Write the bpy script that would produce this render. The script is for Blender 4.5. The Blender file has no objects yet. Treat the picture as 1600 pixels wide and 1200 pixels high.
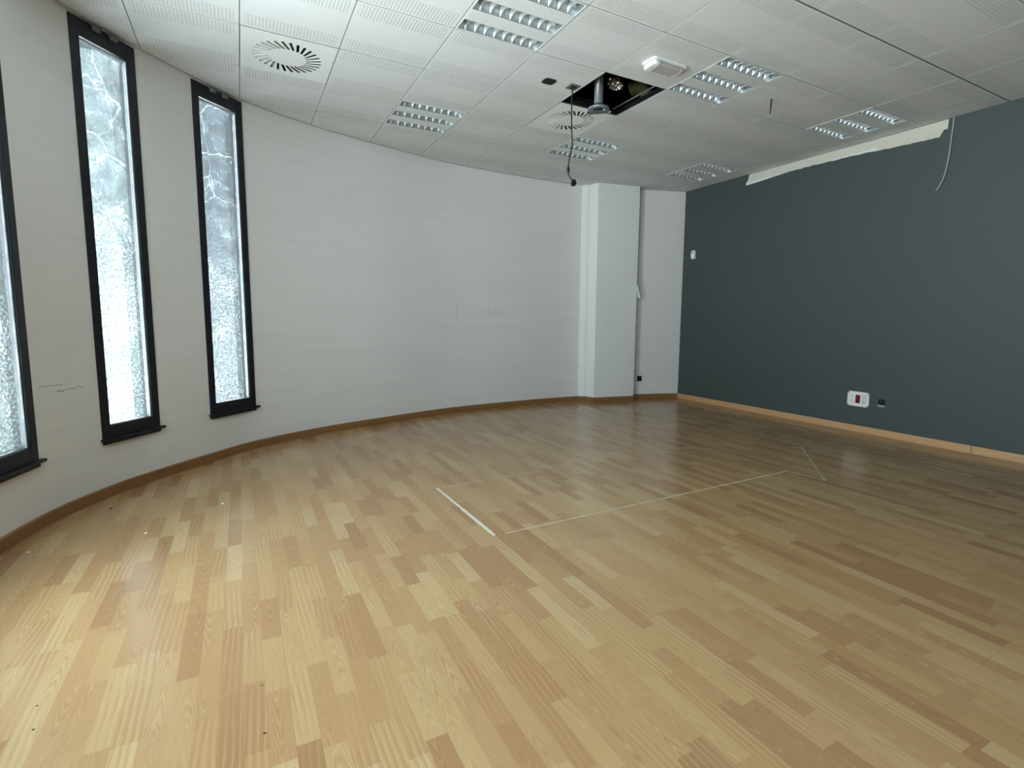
import bpy, math, random
from mathutils import Vector, Matrix
random.seed(7)
C = bpy.context.scene.collection
H = 3.002            # ceiling height
EYE = 1.1954
SKY = 30.0            # daylight strength
GX, GY, T = 1.882, 1.9915, 0.6     # ceiling grid origin and module

# ------------------------------------------------------------------ helpers
def link(o, parent=None):
    C.objects.link(o)
    if parent is not None: o.parent = parent
    return o
def mesh(name, V, F, mat=None, parent=None, smooth=False):
    me = bpy.data.meshes.new(name)
    me.from_pydata([tuple(v) for v in V], [], F)
    me.validate(); me.update()
    if mat: me.materials.append(mat)
    if smooth:
        for p in me.polygons: p.use_smooth = True
    return link(bpy.data.objects.new(name, me), parent)
def empty(name, loc, rot=(0, 0, 0)):
    o = bpy.data.objects.new(name, None); o.location = loc; o.rotation_euler = rot
    o.empty_display_size = .05
    return link(o)
def tag(o, label, cat, group=None):
    o['label'] = label; o['category'] = cat
    if group: o['group'] = group
    return o
def struct(o):
    o['kind'] = 'structure'; return o
class MB:
    def __init__(s): s.V = []; s.F = []
    def add(s, V, F):
        n = len(s.V); s.V += [tuple(v) for v in V]; s.F += [[i + n for i in f] for f in F]; return s
    def box(s, a, b, M=None):
        x0, y0, z0 = a; x1, y1, z1 = b
        V = [(x0,y0,z0),(x1,y0,z0),(x1,y1,z0),(x0,y1,z0),(x0,y0,z1),(x1,y0,z1),(x1,y1,z1),(x0,y1,z1)]
        if M is not None: V = [M @ Vector(v) for v in V]
        return s.add(V, [[0,3,2,1],[4,5,6,7],[0,1,5,4],[1,2,6,5],[2,3,7,6],[3,0,4,7]])
    def prism(s, P, z0, z1):
        n = len(P)
        V = [(p[0],p[1],z0) for p in P] + [(p[0],p[1],z1) for p in P]
        return s.add(V, [list(range(n))[::-1], list(range(n, 2*n))] + [[i,(i+1)%n,n+(i+1)%n,n+i] for i in range(n)])
    def tube(s, P, r, n=8, cap=True):
        P = [Vector(p) for p in P]; R = r if isinstance(r, (list, tuple)) else [r]*len(P)
        up = Vector((0,0,1)); rings = []
        for i, p in enumerate(P):
            d = (P[min(i+1,len(P)-1)] - P[max(i-1,0)]).normalized()
            if i == 0:
                a = d.cross(up if abs(d.z) < .9 else Vector((1,0,0))).normalized()
            else:
                a = (a - d*a.dot(d)).normalized()
            b = d.cross(a)
            rings.append([p + (a*math.cos(t)+b*math.sin(t))*R[i] for t in [2*math.pi*k/n for k in range(n)]])
        V = [v for q in rings for v in q]; F = []
        for i in range(len(P)-1):
            for k in range(n):
                F.append([i*n+k, i*n+(k+1)%n, (i+1)*n+(k+1)%n, (i+1)*n+k])
        if cap: F += [list(range(n))[::-1], [(len(P)-1)*n+k for k in range(n)]]
        return s.add(V, F)
    def lathe(s, prof, n=32, c=(0,0,0)):
        V = []; F = []
        for r, z in prof:
            for k in range(n):
                t = 2*math.pi*k/n; V.append((c[0]+r*math.cos(t), c[1]+r*math.sin(t), c[2]+z))
        for i in range(len(prof)-1):
            for k in range(n): F.append([i*n+k, i*n+(k+1)%n, (i+1)*n+(k+1)%n, (i+1)*n+k])
        return s.add(V, F)
    def build(s, name, mat, parent=None, smooth=False): return mesh(name, s.V, s.F, mat, parent, smooth)
def bevel(o, w, seg=2):
    m = o.modifiers.new('bevel', 'BEVEL'); m.width = w; m.segments = seg; m.limit_method = 'ANGLE'; return o
def copy_tree(o, parent=None):
    c = o.copy(); C.objects.link(c); c.parent = parent
    for ch in list(o.children): copy_tree(ch, c)
    return c

# ------------------------------------------------------------------ materials
class NT:
    def __init__(s, name):
        s.m = bpy.data.materials.new(name); s.m.use_nodes = True
        s.t = s.m.node_tree; s.b = s.t.nodes['Principled BSDF']; s.out = s.t.nodes['Material Output']
    def n(s, ty, **k):
        x = s.t.nodes.new(ty)
        for a, v in k.items(): setattr(x, a, v)
        return x
    def put(s, sock, v):
        if hasattr(v, 'is_output') or isinstance(v, bpy.types.NodeSocket): s.t.links.new(v, sock)
        else: sock.default_value = v
    def math(s, op, a, b=0.0, c=None, clamp=False):
        x = s.n('ShaderNodeMath', operation=op); x.use_clamp = clamp
        s.put(x.inputs[0], a); s.put(x.inputs[1], b)
        if c is not None: s.put(x.inputs[2], c)
        return x.outputs[0]
    def vec(s, x, y, z=0.0):
        c = s.n('ShaderNodeCombineXYZ')
        for i, v in enumerate((x, y, z)): s.put(c.inputs[i], v)
        return c.outputs[0]
    def noise(s, v, scale, detail=2.0, rough=.5, dist=0.0):
        x = s.n('ShaderNodeTexNoise'); s.put(x.inputs['Vector'], v)
        x.inputs['Scale'].default_value = scale; x.inputs['Detail'].default_value = detail
        x.inputs['Roughness'].default_value = rough; x.inputs['Distortion'].default_value = dist
        return x.outputs['Fac']
    def rnd(s, v):
        x = s.n('ShaderNodeTexWhiteNoise', noise_dimensions='3D'); s.put(x.inputs['Vector'], v); return x.outputs
    def mix(s, f, a, b, mode='MIX'):
        x = s.n('ShaderNodeMix', data_type='RGBA', blend_type=mode)
        s.put(x.inputs[0], f); s.put(x.inputs[6], a); s.put(x.inputs[7], b); return x.outputs[2]
    def ramp(s, f, stops):
        x = s.n('ShaderNodeValToRGB'); s.put(x.inputs[0], f); e = x.color_ramp.elements
        while len(e) < len(stops): e.new(.5)
        for k, (p, c) in enumerate(stops):
            e[k].position = p; e[k].color = c if len(c) == 4 else (*c, 1)
        return x.outputs[0]
    def mapr(s, v, a, b, c, d):
        x = s.n('ShaderNodeMapRange'); s.put(x.inputs[0], v)
        for i, q in enumerate((a, b, c, d)): x.inputs[i+1].default_value = q
        return x.outputs[0]
    def bump(s, h, strength, dist):
        x = s.n('ShaderNodeBump'); x.inputs['Strength'].default_value = strength; x.inputs['Distance'].default_value = dist
        s.put(x.inputs['Height'], h); s.t.links.new(x.outputs[0], s.b.inputs['Normal'])
    def obj(s):
        g = s.n('ShaderNodeTexCoord'); x = s.n('ShaderNodeSeparateXYZ'); s.t.links.new(g.outputs['Object'], x.inputs[0])
        return g.outputs['Object'], x.outputs[0], x.outputs[1], x.outputs[2]
    def set(s, col=None, rough=None, metal=None, **k):
        if col is not None: s.put(s.b.inputs['Base Color'], (*col, 1) if isinstance(col, tuple) and len(col) == 3 else col)
        if rough is not None: s.put(s.b.inputs['Roughness'], rough)
        if metal is not None: s.put(s.b.inputs['Metallic'], metal)
        for a, v in k.items(): s.put(s.b.inputs[a.replace('_', ' ')], v)
        return s.m
def plain(name, col, rough=.5, metal=0.0, var=.06, scale=30, **k):
    m = NT(name); o, x, y, z = m.obj()
    f = m.noise(o, scale, 3)
    c = m.mix(f, (*[v*(1-var) for v in col], 1), (*[min(1, v*(1+var)) for v in col], 1))
    return m.set(c, rough, metal, **k)

def paint_mat(name, col, bands=0.0, grain=.25):
    m = NT(name); o, x, y, z = m.obj()
    big = m.noise(o, .9, 3)
    c = m.mix(big, (*[v*.965 for v in col], 1), (*[v*1.02 for v in col], 1))
    # horizontal roller bands of the textured wall covering
    st = m.noise(m.vec(m.math('MULTIPLY', x, .8), m.math('MULTIPLY', y, .8), m.math('MULTIPLY', z, 17)), 1.0, 2)
    c = m.mix(m.math('MULTIPLY', m.mapr(st, .35, .7, 0, 1), bands), c, (*[v*.8 for v in col], 1))
    fine = m.noise(o, 170, 2)
    h = m.math('ADD', m.math('MULTIPLY', fine, grain), m.math('MULTIPLY', st, .6*bands))
    m.bump(h, .35, .004)
    return m.set(c, .62)
M_wall = paint_mat('wall_paint', (.80, .80, .795), .16)
M_white = paint_mat('pillar_paint', (.83, .85, .845), .05)
M_dark = paint_mat('dark_wall_paint', (.053, .069, .070), .10, .35)

def floor_mat():
    m = NT('laminate'); o, x, y, z = m.obj()
    w = .065
    sx = m.math('DIVIDE', m.math('ADD', x, 20.0), w)
    si = m.math('FLOOR', sx); sf = m.math('FRACT', sx)
    r1 = m.rnd(m.vec(si, 3.3, .5))['Value']
    L = m.mapr(m.rnd(m.vec(si, 8.1, .5))['Value'], 0, 1, .27, .46)
    by = m.math('ADD', m.math('DIVIDE', m.math('ADD', y, 20.0), L), m.math('MULTIPLY', r1, 7.0))
    bi = m.math('FLOOR', by); bf = m.math('FRACT', by)
    R = m.rnd(m.vec(si, bi, 1.7)); rv = R['Value']
    sc = m.n('ShaderNodeSeparateColor'); m.t.links.new(R['Color'], sc.inputs[0])
    base = m.ramp(rv, [(0, (.290, .160, .072)), (.2, (.345, .203, .092)), (.5, (.385, .240, .110)), (.8, (.410, .270, .126)), (1, (.450, .318, .160))])
    # cathedral grain: contour lines of a stretched noise, offset for every block
    sgn = m.math('SUBTRACT', m.math('MULTIPLY', m.math('GREATER_THAN', sc.outputs[0], .5), 2.0), 1.0)
    cath = m.math('GREATER_THAN', sc.outputs[1], .45)           # some blocks arched, the rest straight grained
    xo = m.math('SUBTRACT', sf, m.mapr(sc.outputs[2], 0, 1, .25, .75))
    warp = m.noise(m.vec(m.math('ADD', m.math('MULTIPLY', x, 16), m.math('MULTIPLY', sc.outputs[0], 37)), m.math('ADD', m.math('MULTIPLY', y, 3.2), m.math('MULTIPLY', sc.outputs[1], 53)), m.math('MULTIPLY', sc.outputs[2], 91)), 1.0, 2, .5)
    ca = m.math('ADD', m.math('MULTIPLY', m.math('MULTIPLY', y, sgn), 12.0), m.math('MULTIPLY', m.math('MULTIPLY', xo, xo), 17.0))
    ca = m.math('ADD', ca, m.math('MULTIPLY', warp, 5.0))
    st = m.math('ADD', m.math('MULTIPLY', m.math('ADD', sf, m.math('MULTIPLY', m.math('MULTIPLY', y, sgn), .5)), 3.2), m.math('MULTIPLY', warp, 1.1))
    kk = m.n('ShaderNodeMix', data_type='FLOAT'); m.put(kk.inputs[0], cath); m.put(kk.inputs[2], st); m.put(kk.inputs[3], ca)
    ln = m.math('FRACT', kk.outputs[0])
    dark = m.mapr(m.math('ABSOLUTE', m.math('SUBTRACT', ln, .45)), .0, .33, 1, 0)
    msk = m.mapr(m.noise(m.vec(m.math('MULTIPLY', x, 8), m.math('MULTIPLY', y, 3), 4.0), 1.0, 2), .36, .62, .15, 1)
    base = m.mix(m.math('MULTIPLY', m.math('MULTIPLY', dark, msk), .40), base, (.235, .120, .050, 1))
    lt = m.mapr(m.math('ABSOLUTE', m.math('SUBTRACT', ln, .88)), .0, .10, 1, 0)
    base = m.mix(m.math('MULTIPLY', m.math('MULTIPLY', lt, msk), .34), base, (.54, .40, .22, 1))
    # fine pores along the strip
    p = m.noise(m.vec(m.math('MULTIPLY', x, 260), m.math('MULTIPLY', y, 9), 0.0), 1.0, 3)
    base = m.mix(m.mapr(p, .50, .74, 0, .34), base, (.25, .145, .06, 1))
    bl = m.noise(m.vec(m.math('MULTIPLY', x, 9), m.math('MULTIPLY', y, 2.2), 0.0), 1.0, 2)
    base = m.mix(m.mapr(bl, .4, .7, 0, .16), base, (.35, .215, .10, 1))
    # plank joints: every third strip and every 1.29 m
    pf = m.math('FRACT', m.math('DIVIDE', m.math('ADD', x, 20.0), w*3))
    e1 = m.math('LESS_THAN', m.math('MINIMUM', pf, m.math('SUBTRACT', 1.0, pf)), .0035)
    pi = m.math('FLOOR', m.math('DIVIDE', m.math('ADD', x, 20.0), w*3))
    q = m.math('FRACT', m.math('ADD', m.math('DIVIDE', y, 1.29), m.rnd(m.vec(pi, .2, 4.4))['Value']))
    e2 = m.math('LESS_THAN', q, .0013)
    e = m.math('MAXIMUM', e1, e2)
    base = m.mix(m.math('MULTIPLY', e, .45), base, (.2, .11, .06, 1))
    dust = m.noise(o, 1.6, 4, .6)
    rough = m.math('ADD', m.mapr(dust, .3, .7, .16, .23), m.math('MULTIPLY', m.noise(o, 40, 2), .05))
    wave = m.noise(m.vec(m.math('MULTIPLY', x, 7), m.math('MULTIPLY', y, 7), 0.0), 1.0, 2)
    h = m.math('SUBTRACT', m.math('MULTIPLY', wave, .25), m.math('MULTIPLY', e, .25))
    m.bump(h, .25, .004)
    return m.set(base, rough, 0.0, IOR=1.68)
M_floor = floor_mat()

def wood_mat(name, a, b):
    m = NT(name); o, x, y, z = m.obj()
    g = m.noise(m.vec(m.math('MULTIPLY', x, 3), m.math('MULTIPLY', y, 3), m.math('MULTIPLY', z, 90)), 1.0, 3, .6, .3)
    return m.set(m.mix(g, (*a, 1), (*b, 1)), .42)
M_base = wood_mat('baseboard_wood', (.20, .095, .034), (.31, .160, .062))
M_base2 = wood_mat('baseboard_wood_light', (.46, .26, .125), (.62, .385, .205))

def tile_mat():
    m = NT('perforated_tile'); o, x, y, z = m.obj()
    tx = m.math('FRACT', m.math('DIVIDE', m.math('ADD', m.math('SUBTRACT', x, GX), 30.0), T))
    ty = m.math('FRACT', m.math('DIVIDE', m.math('ADD', m.math('SUBTRACT', y, GY), 30.0), T))
    ey = m.math('MINIMUM', ty, m.math('SUBTRACT', 1.0, ty))
    ex = m.math('MINIMUM', tx, m.math('SUBTRACT', 1.0, tx))
    band = m.math('MULTIPLY', m.math('GREATER_THAN', ey, .03), m.math('LESS_THAN', ey, .03 + 7/30))
    band = m.math('MULTIPLY', band, m.math('GREATER_THAN', ex, .05))
    hx = m.math('SUBTRACT', m.math('FRACT', m.math('MULTIPLY', tx, 30)), .5)
    hy = m.math('SUBTRACT', m.math('FRACT', m.math('MULTIPLY', m.math('SUBTRACT', ey, .03), 30)), .5)
    d = m.math('SQRT', m.math('ADD', m.math('POWER', hx, 2.0), m.math('MULTIPLY', m.math('POWER', hy, 2.0), .55)))
    hole = m.math('MULTIPLY', m.mapr(d, .19, .34, 1, 0), band)
    dirt = m.noise(o, 1.1, 4, .6)
    col = m.mix(m.mapr(dirt, .35, .75, 0, .35), (.72, .74, .745, 1), (.63, .635, .62, 1))
    col = m.mix(m.math('MULTIPLY', hole, .34), col, (.22, .23, .23, 1))
    m.bump(m.math('ADD', m.math('MULTIPLY', hole, -1.0), m.math('MULTIPLY', m.noise(o, 220, 2), .12)), .3, .003)
    return m.set(col, .8)
M_tile = tile_mat()
M_grid = plain('grid_metal', (.17, .175, .17), .6)
M_plenum = plain('plenum_concrete', (.012, .012, .013), .95)
M_frame = plain('window_aluminium', (.005, .007, .013), .42, 0.0, .2)
M_gasket = plain('gasket', (.30, .33, .35), .5)
M_bracket = plain('bracket_plastic', (.16, .17, .17), .5)
M_plate = plain('diffuser_paint', (.80, .83, .81), .38)
M_blade = plain('diffuser_blade', (.42, .44, .43), .4)
M_lum = plain('luminaire_enamel', (.72, .75, .75), .35)
M_alu = plain('louvre_aluminium', (.66, .71, .73), .38, .85, .05)
M_alu_d = plain('louvre_blade_aluminium', (.62, .66, .68), .35, .6, .05)
M_black = plain('black_plastic', (.006, .006, .007), .4)
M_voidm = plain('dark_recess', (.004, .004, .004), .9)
M_cable = plain('black_rubber', (.008, .008, .008), .5)
M_plastic = plain('white_plastic', (.80, .83, .82), .3)
M_red = plain('red_plastic', (.16, .004, .006), .35)
M_greyp = plain('grey_plastic', (.30, .33, .35), .35)
M_steel = plain('grey_steel', (.34, .39, .42), .35, .6)
M_steel_d = plain('dark_steel', (.10, .11, .12), .45, .6)
M_foil = plain('foil', (.8, .82, .82), .18, 1.0)
M_olive = plain('olive_duct', (.11, .11, .03), .6)
M_beige = plain('bare_plaster', (.60, .58, .51), .85, 0, .08, 12)
M_paper = plain('torn_paper', (.72, .75, .72), .7)
M_tape_f = plain('faded_tape_residue', (.36, .30, .20), .55, 0, .15, 60)
M_tape = plain('tape_residue', (.60, .55, .45), .6, 0, .15, 60)
M_tape_t = plain('thin_tape_residue', (.50, .41, .27), .6, 0, .2, 60)
M_scuff = plain('scuff_grey', (.40, .40, .385), .7, 0, .3, 90)
M_mark = plain('pencil_grey', (.50, .51, .51), .7)
M_crumb = plain('brown_crumb', (.04, .022, .015), .8)
M_chip = plain('white_chip', (.85, .85, .82), .6)
M_blue = plain('blue_wire', (.01, .04, .12), .4)
M_wirew = plain('white_cable', (.36, .38, .37), .5)

def lens_mat():
    m = NT('clear_lens'); o, x, y, z = m.obj()
    rib = m.noise(m.vec(m.math('MULTIPLY', x, 4), m.math('MULTIPLY', y, 160), 0.0), 1.0, 1)
    return m.set(m.mix(rib, (.40, .37, .35, 1), (.50, .47, .45, 1)), .25)
M_lens = lens_mat()

def glass_mat():
    m = NT('window_glass')
    t = m.n('ShaderNodeBsdfTransparent'); t.inputs[0].default_value = (.90, .95, .94, 1)
    g = m.n('ShaderNodeBsdfGlossy'); g.inputs['Roughness'].default_value = .03
    lw = m.n('ShaderNodeLayerWeight'); lw.inputs[0].default_value = .5
    fr = m.math('MULTIPLY_ADD', m.math('POWER', lw.outputs['Facing'], 5.0), .9, .03)
    x = m.n('ShaderNodeMixShader')
    m.t.links.new(fr, x.inputs[0]); m.t.links.new(t.outputs[0], x.inputs[1]); m.t.links.new(g.outputs[0], x.inputs[2])
    m.t.links.new(x.outputs[0], m.out.inputs[0]); return m.m
M_glass = glass_mat()
FT = 1.5/SKY
def film_mat(name, seed, tint, FT=FT):
    # dirty frosted film: blotches, wrinkles and a speckled lower part
    m = NT(name); o, x, y, z = m.obj()
    v = m.vec(m.math('ADD', x, seed), 0.0, z)
    low = m.mapr(z, 2.3, 1.3, 0, 1)                 # clearer and speckled towards the bottom
    lowd = m.math('ADD', low, m.mapr(m.noise(v, 9, 4), .3, .7, -.3, .3), clamp=True)
    sp = m.noise(v, 62, 2, .75)
    speck = m.mapr(sp, .38, .62, 0, 1)
    blot = m.noise(v, 7, 5, .62, .8)
    wr = m.n('ShaderNodeTexVoronoi', feature='DISTANCE_TO_EDGE'); wr.inputs['Scale'].default_value = 3.4
    dv = m.n('ShaderNodeMixRGB', blend_type='ADD'); dv.inputs[0].default_value = .12
    nz = m.n('ShaderNodeTexNoise'); nz.inputs['Scale'].default_value = 6; m.t.links.new(v, nz.inputs['Vector'])
    m.t.links.new(v, dv.inputs[1]); m.t.links.new(nz.outputs['Color'], dv.inputs[2]); m.t.links.new(dv.outputs[0], wr.inputs['Vector'])
    line = m.mapr(wr.outputs['Distance'], .0, .022, 1, 0)
    patch = m.mapr(m.noise(v, 3.1, 2), .48, .62, 0, 1)
    a = m.math('ADD', m.mapr(blot, .3, .7, .12, .58), m.mapr(m.noise(v, 60, 2), .3, .7, -.14, .18))                # light share getting through, top part
    a = m.math('ADD', a, m.math('MULTIPLY', line, .35))
    b = m.math('ADD', .20, m.math('ADD', m.math('MULTIPLY', speck, .52), m.math('MULTIPLY', patch, .15)))
    k = m.n('ShaderNodeMix', data_type='FLOAT'); m.put(k.inputs[0], lowd); m.put(k.inputs[2], a); m.put(k.inputs[3], b)
    f = k.outputs[0]
    tc = m.ramp(f, [(0, tuple(t*FT*.32 for t in tint)), (.5, tuple(t*FT*1.15 for t in tint)), (.72, (FT*2.3, FT*2.6, FT*2.65)), (1, (FT*5.5, FT*6.0, FT*6.1))])
    t = m.n('ShaderNodeBsdfTransparent'); m.t.links.new(tc, t.inputs[0])
    d = m.n('ShaderNodeBsdfTranslucent'); m.t.links.new(tc, d.inputs[0])
    g = m.n('ShaderNodeBsdfDiffuse'); g.inputs[0].default_value = (.16, .18, .185, 1)
    x1 = m.n('ShaderNodeMixShader'); x1.inputs[0].default_value = .35
    m.t.links.new(t.outputs[0], x1.inputs[1]); m.t.links.new(d.outputs[0], x1.inputs[2])
    ad = m.n('ShaderNodeAddShader'); m.t.links.new(x1.outputs[0], ad.inputs[0]); m.t.links.new(g.outputs[0], ad.inputs[1])
    m.t.links.new(ad.outputs[0], m.out.inputs[0]); return m.m
M_film = [film_mat('frosted_film_a', 0.0, (.90, 1.0, 1.0)), film_mat('frosted_film_b', 5.3, (.86, .98, 1.0)), film_mat('frosted_film_c', 11.7, (.84, .92, 1.0), FT*.62)]

# ------------------------------------------------------------------ plan of the curved wall
KP = [(-1.25,-5.2),(-1.25,-3.4),(-1.25,-1.6),(-1.25,0.2),(-1.25,1.6),(-1.245,2.3),(-1.205,2.9),(-1.12,3.37),(-.985,3.79),(-.755,4.19),(-.55,4.43),
      (-.25,4.745),(.083,5.05),(.72,5.385),(1.41,5.62),(2.245,5.845),(3.165,5.93),(4.13,5.93),(4.6,5.85),(5.1,5.70),(5.80,5.49)]
def catmull(P, n=16):
    out = []
    Q = [Vector(p) for p in P]; Q = [Q[0]*2 - Q[1]] + Q + [Q[-1]*2 - Q[-2]]
    for i in range(1, len(Q)-2):
        p0, p1, p2, p3 = Q[i-1:i+3]
        t0 = 0; t1 = t0 + (p1-p0).length**.5; t2 = t1 + (p2-p1).length**.5; t3 = t2 + (p3-p2).length**.5
        for k in range(n):
            t = t1 + (t2-t1)*k/n
            A1 = p0*((t1-t)/(t1-t0)) + p1*((t-t0)/(t1-t0)); A2 = p1*((t2-t)/(t2-t1)) + p2*((t-t1)/(t2-t1)); A3 = p2*((t3-t)/(t3-t2)) + p3*((t-t2)/(t3-t2))
            B1 = A1*((t2-t)/(t2-t0)) + A2*((t-t0)/(t2-t0)); B2 = A2*((t3-t)/(t3-t1)) + A3*((t-t1)/(t3-t1))
            out.append(B1*((t2-t)/(t2-t1)) + B2*((t-t1)/(t2-t1)))
    out.append(Vector(P[-1])); return out
CURVE = catmull(KP)
ARC = [0.0]
for a, b in zip(CURVE, CURVE[1:]): ARC.append(ARC[-1] + (b-a).length)
def at_s(s):
    s = max(0, min(ARC[-1]-1e-6, s))
    for i in range(len(ARC)-1):
        if ARC[i+1] > s:
            f = (s-ARC[i])/(ARC[i+1]-ARC[i]); return CURVE[i].lerp(CURVE[i+1], f)
def tan_s(s): return (at_s(s+.03) - at_s(s-.03)).normalized()
def nrm_s(s):                       # outward normal (away from the room)
    t = tan_s(s); return Vector((-t.y, t.x))
def s_az(deg):                      # where a bearing from the middle of the room meets the wall
    d = Vector((math.sin(math.radians(deg)), math.cos(math.radians(deg)))); best = None
    for i in range(len(CURVE)-1):
        a, b = CURVE[i], CURVE[i+1]
        ca = d.x*a.y - d.y*a.x; cb = d.x*b.y - d.y*b.x
        if ca*cb <= 0 and a.dot(d) > 0 and ca != cb:
            return ARC[i] + (ca/(ca-cb))*(ARC[i+1]-ARC[i])
WIN = [(s_az(-11.38), s_az(-7.19)), (s_az(-2.97), s_az(.98))]
r = s_az(-15.76); WIN.insert(0, (r-.43, r))
WIN += [(r-1.8, r-.8), (r-3.45, r-2.75), (r-5.1, r-4.4)]  # unseen clear windows, placed and sized to tune the daylight
ZB, ZT = .385, 2.985

# wall mesh with openings
def wall_mesh():
    marks = sorted(set([round(s, 5) for s in ARC] + [round(e, 5) for w in WIN for e in w]))
    ms = [marks[0]]
    for s in marks[1:]:
        if s - ms[-1] > 1e-3 or any(abs(s-e) < 1e-4 for w in WIN for e in w): ms.append(s)
    ins = [at_s(s) for s in ms]
    outs = [at_s(s) + nrm_s(s)*.22 for s in ms]
    b = MB()
    def seg(i, z0, z1):
        a, c, d, e = ins[i], ins[i+1], outs[i], outs[i+1]
        b.add([(a.x,a.y,z0),(c.x,c.y,z0),(c.x,c.y,z1),(a.x,a.y,z1)], [[0,1,2,3]])
        b.add([(d.x,d.y,z0),(e.x,e.y,z0),(e.x,e.y,z1),(d.x,d.y,z1)], [[3,2,1,0]])
        b.add([(a.x,a.y,z1),(c.x,c.y,z1),(e.x,e.y,z1),(d.x,d.y,z1)], [[0,1,2,3]])
        b.add([(a.x,a.y,z0),(c.x,c.y,z0),(e.x,e.y,z0),(d.x,d.y,z0)], [[3,2,1,0]])
    for i in range(len(ms)-1):
        mid = (ms[i]+ms[i+1])/2
        if any(w[0] < mid < w[1] for w in WIN):
            seg(i, -.15, ZB); seg(i, ZT, 3.75)
        else: seg(i, -.15, 3.75)
    for w in WIN:
        for e in w:
            a = at_s(e); c = a + nrm_s(e)*.22
            b.add([(a.x,a.y,ZB),(c.x,c.y,ZB),(c.x,c.y,ZT),(a.x,a.y,ZT)], [[0,1,2,3]])
    return b
wall = struct(wall_mesh().build('wall_left', M_wall))

# windows --------------------------------------------------------------
def window(k, w, film):
    a, c = at_s(w[0]), at_s(w[1])
    mid = (a+c)/2; d = (c-a); W = d.length; ang = math.atan2(d.y, d.x)
    root = struct(empty('window_%d' % k, (mid.x, mid.y, 0), (0, 0, ang)))   # local x along wall, +y outwards
    hw = W/2 + .004; st = .056; tb = .085; tt = .105
    f = MB()
    f.box((-hw, -.008, ZB), (-hw+st, .07, ZT)); f.box((hw-st, -.008, ZB), (hw, .07, ZT))
    f.box((-hw+st, -.008, ZB), (hw-st, .07, ZB+tb)); f.box((-hw+st, -.008, ZT-tt), (hw-st, .07, ZT))
    bevel(f.build('window_frame', M_frame, root), .003)
    s = MB(); s.box((-hw-.012, -.030, ZB-.012), (hw+.028, .02, ZB+.004)); s.box((-hw, -.016, ZB-.034), (hw-.005, .0, ZB-.012))
    bevel(s.build('window_sill', M_frame, root), .002)
    g = MB()                                        # glazing bead around the pane
    x0, x1, z0, z1 = -hw+st, hw-st, ZB+tb, ZT-tt
    for q in ((x0, z0, x0+.005, z1), (x1-.005, z0, x1, z1), (x0, z0, x1, z0+.005), (x0, z1-.012, x1, z1-.004)):
        g.box((q[0], .006, q[1]), (q[2], .016, q[3]))
    g.build('glazing_bead', M_gasket, root)
    p = MB(); p.box((x0, .030, z0), (x1, .036, z1)); p.build('window_pane', M_glass, root)
    if film is not None:
        m = MB(); rr = random.Random(k*11)
        n = 90; L = []; R = []
        for i in range(n+1):
            z = z0+.006 + (z1-z0-.012)*i/n
            L.append((x0+.009+rr.uniform(0, .002), z)); R.append((x1-.013-rr.uniform(0, .005)*(rr.random() < .5), z))
        V = [(q[0], .026, q[1]) for q in L] + [(q[0], .026, q[1]) for q in R]
        m.add(V, [[i, n+1+i, n+2+i, i+1] for i in range(n)])
        m.build('frosted_film', film, root)
        bb = MB()
        bb.box((-.075, -.030, ZT-.035), (-.035, -.006, ZT-.004)); bb.box((-.082, -.034, ZT-.012), (-.028, -.006, ZT-.002))
        br = bevel(bb.build('blind_bracket', M_bracket, root), .003)
        b2 = br.copy(); C.objects.link(b2); b2.parent = root; b2.location.x = .115
    l = bpy.data.lights.new('daylight_opening', 'AREA'); l.shape = 'RECTANGLE'
    l.size = x1-x0; l.size_y = z1-z0; l.cycles.is_portal = True
    lo = bpy.data.objects.new('daylight_opening', l); C.objects.link(lo); lo.parent = root
    lo.location = (0, .12, (z0+z1)/2); lo.rotation_euler = (math.radians(-90), 0, 0)
    return root
for k, w in enumerate(WIN): window(k+1, w, M_film[k % 3] if k < 3 else None)

# ------------------------------------------------------------------ other walls, floor
def wall_x(y): return 5.743 + .0052*y
b = MB(); b.prism([(wall_x(-5.2), -5.2), (wall_x(-5.2)+.2, -5.2), (wall_x(5.75)+.2, 5.75), (wall_x(5.75), 5.75)], -.15, 3.75)
struct(b.build('wall_right', M_dark))
b = MB(); b.box((-1.6, -5.2, -.15), (6.0, -5.0, 3.75)); struct(b.build('wall_back', M_dark))  # unseen end wall, dark paint picked to cut bounced light

outline = [p for p in CURVE if p.y > -5.15]
poly = [(p.x, p.y) for p in outline if p.x < wall_x(p.y)] + [(wall_x(5.5), 5.50), (wall_x(-5.0), -5.0), (-1.25, -5.0)]
b = MB()
fp = [(at_s(s) + nrm_s(s)*.03) for s in [ARC[-1]*k/120 for k in range(121)]]
fp = [(p.x, p.y) for p in fp if p.x < 5.79] + [(5.79, 5.5), (5.79, -5.15), (-1.27, -5.15)]
b.add([(x, y, 0) for x, y in fp[::-1]], [list(range(len(fp)))]); b.add([(x, y, -.12) for x, y in fp], [list(range(len(fp)))])
n = len(fp)
b.add([(x, y, 0) for x, y in fp] + [(x, y, -.12) for x, y in fp], [[i, (i+1) % n, n+(i+1) % n, n+i] for i in range(n)])
struct(b.build('floor', M_floor))

# pillar
PB = [(4.30, 6.02), (4.335, 5.90), (4.365, 5.705), (4.995, 5.590), (5.06, 5.86), (5.04, 6.02)]
b = MB(); b.prism([(4.335, 5.99), (4.362, 5.705), (4.995, 5.590), (5.055, 5.86)][::-1], -.1, 3.7)
pil = struct(bevel(b.build('wall_pillar', M_white), .006))
# small plaster nib where the curve meets the pillar
b = MB(); b.prism([(4.215, 5.96), (4.235, 5.925), (4.30, 5.865), (4.349, 5.86), (4.345, 5.99)][::-1], -.1, 3.7)
b.build('plaster_fillet', M_white, pil, smooth=False)

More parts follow.
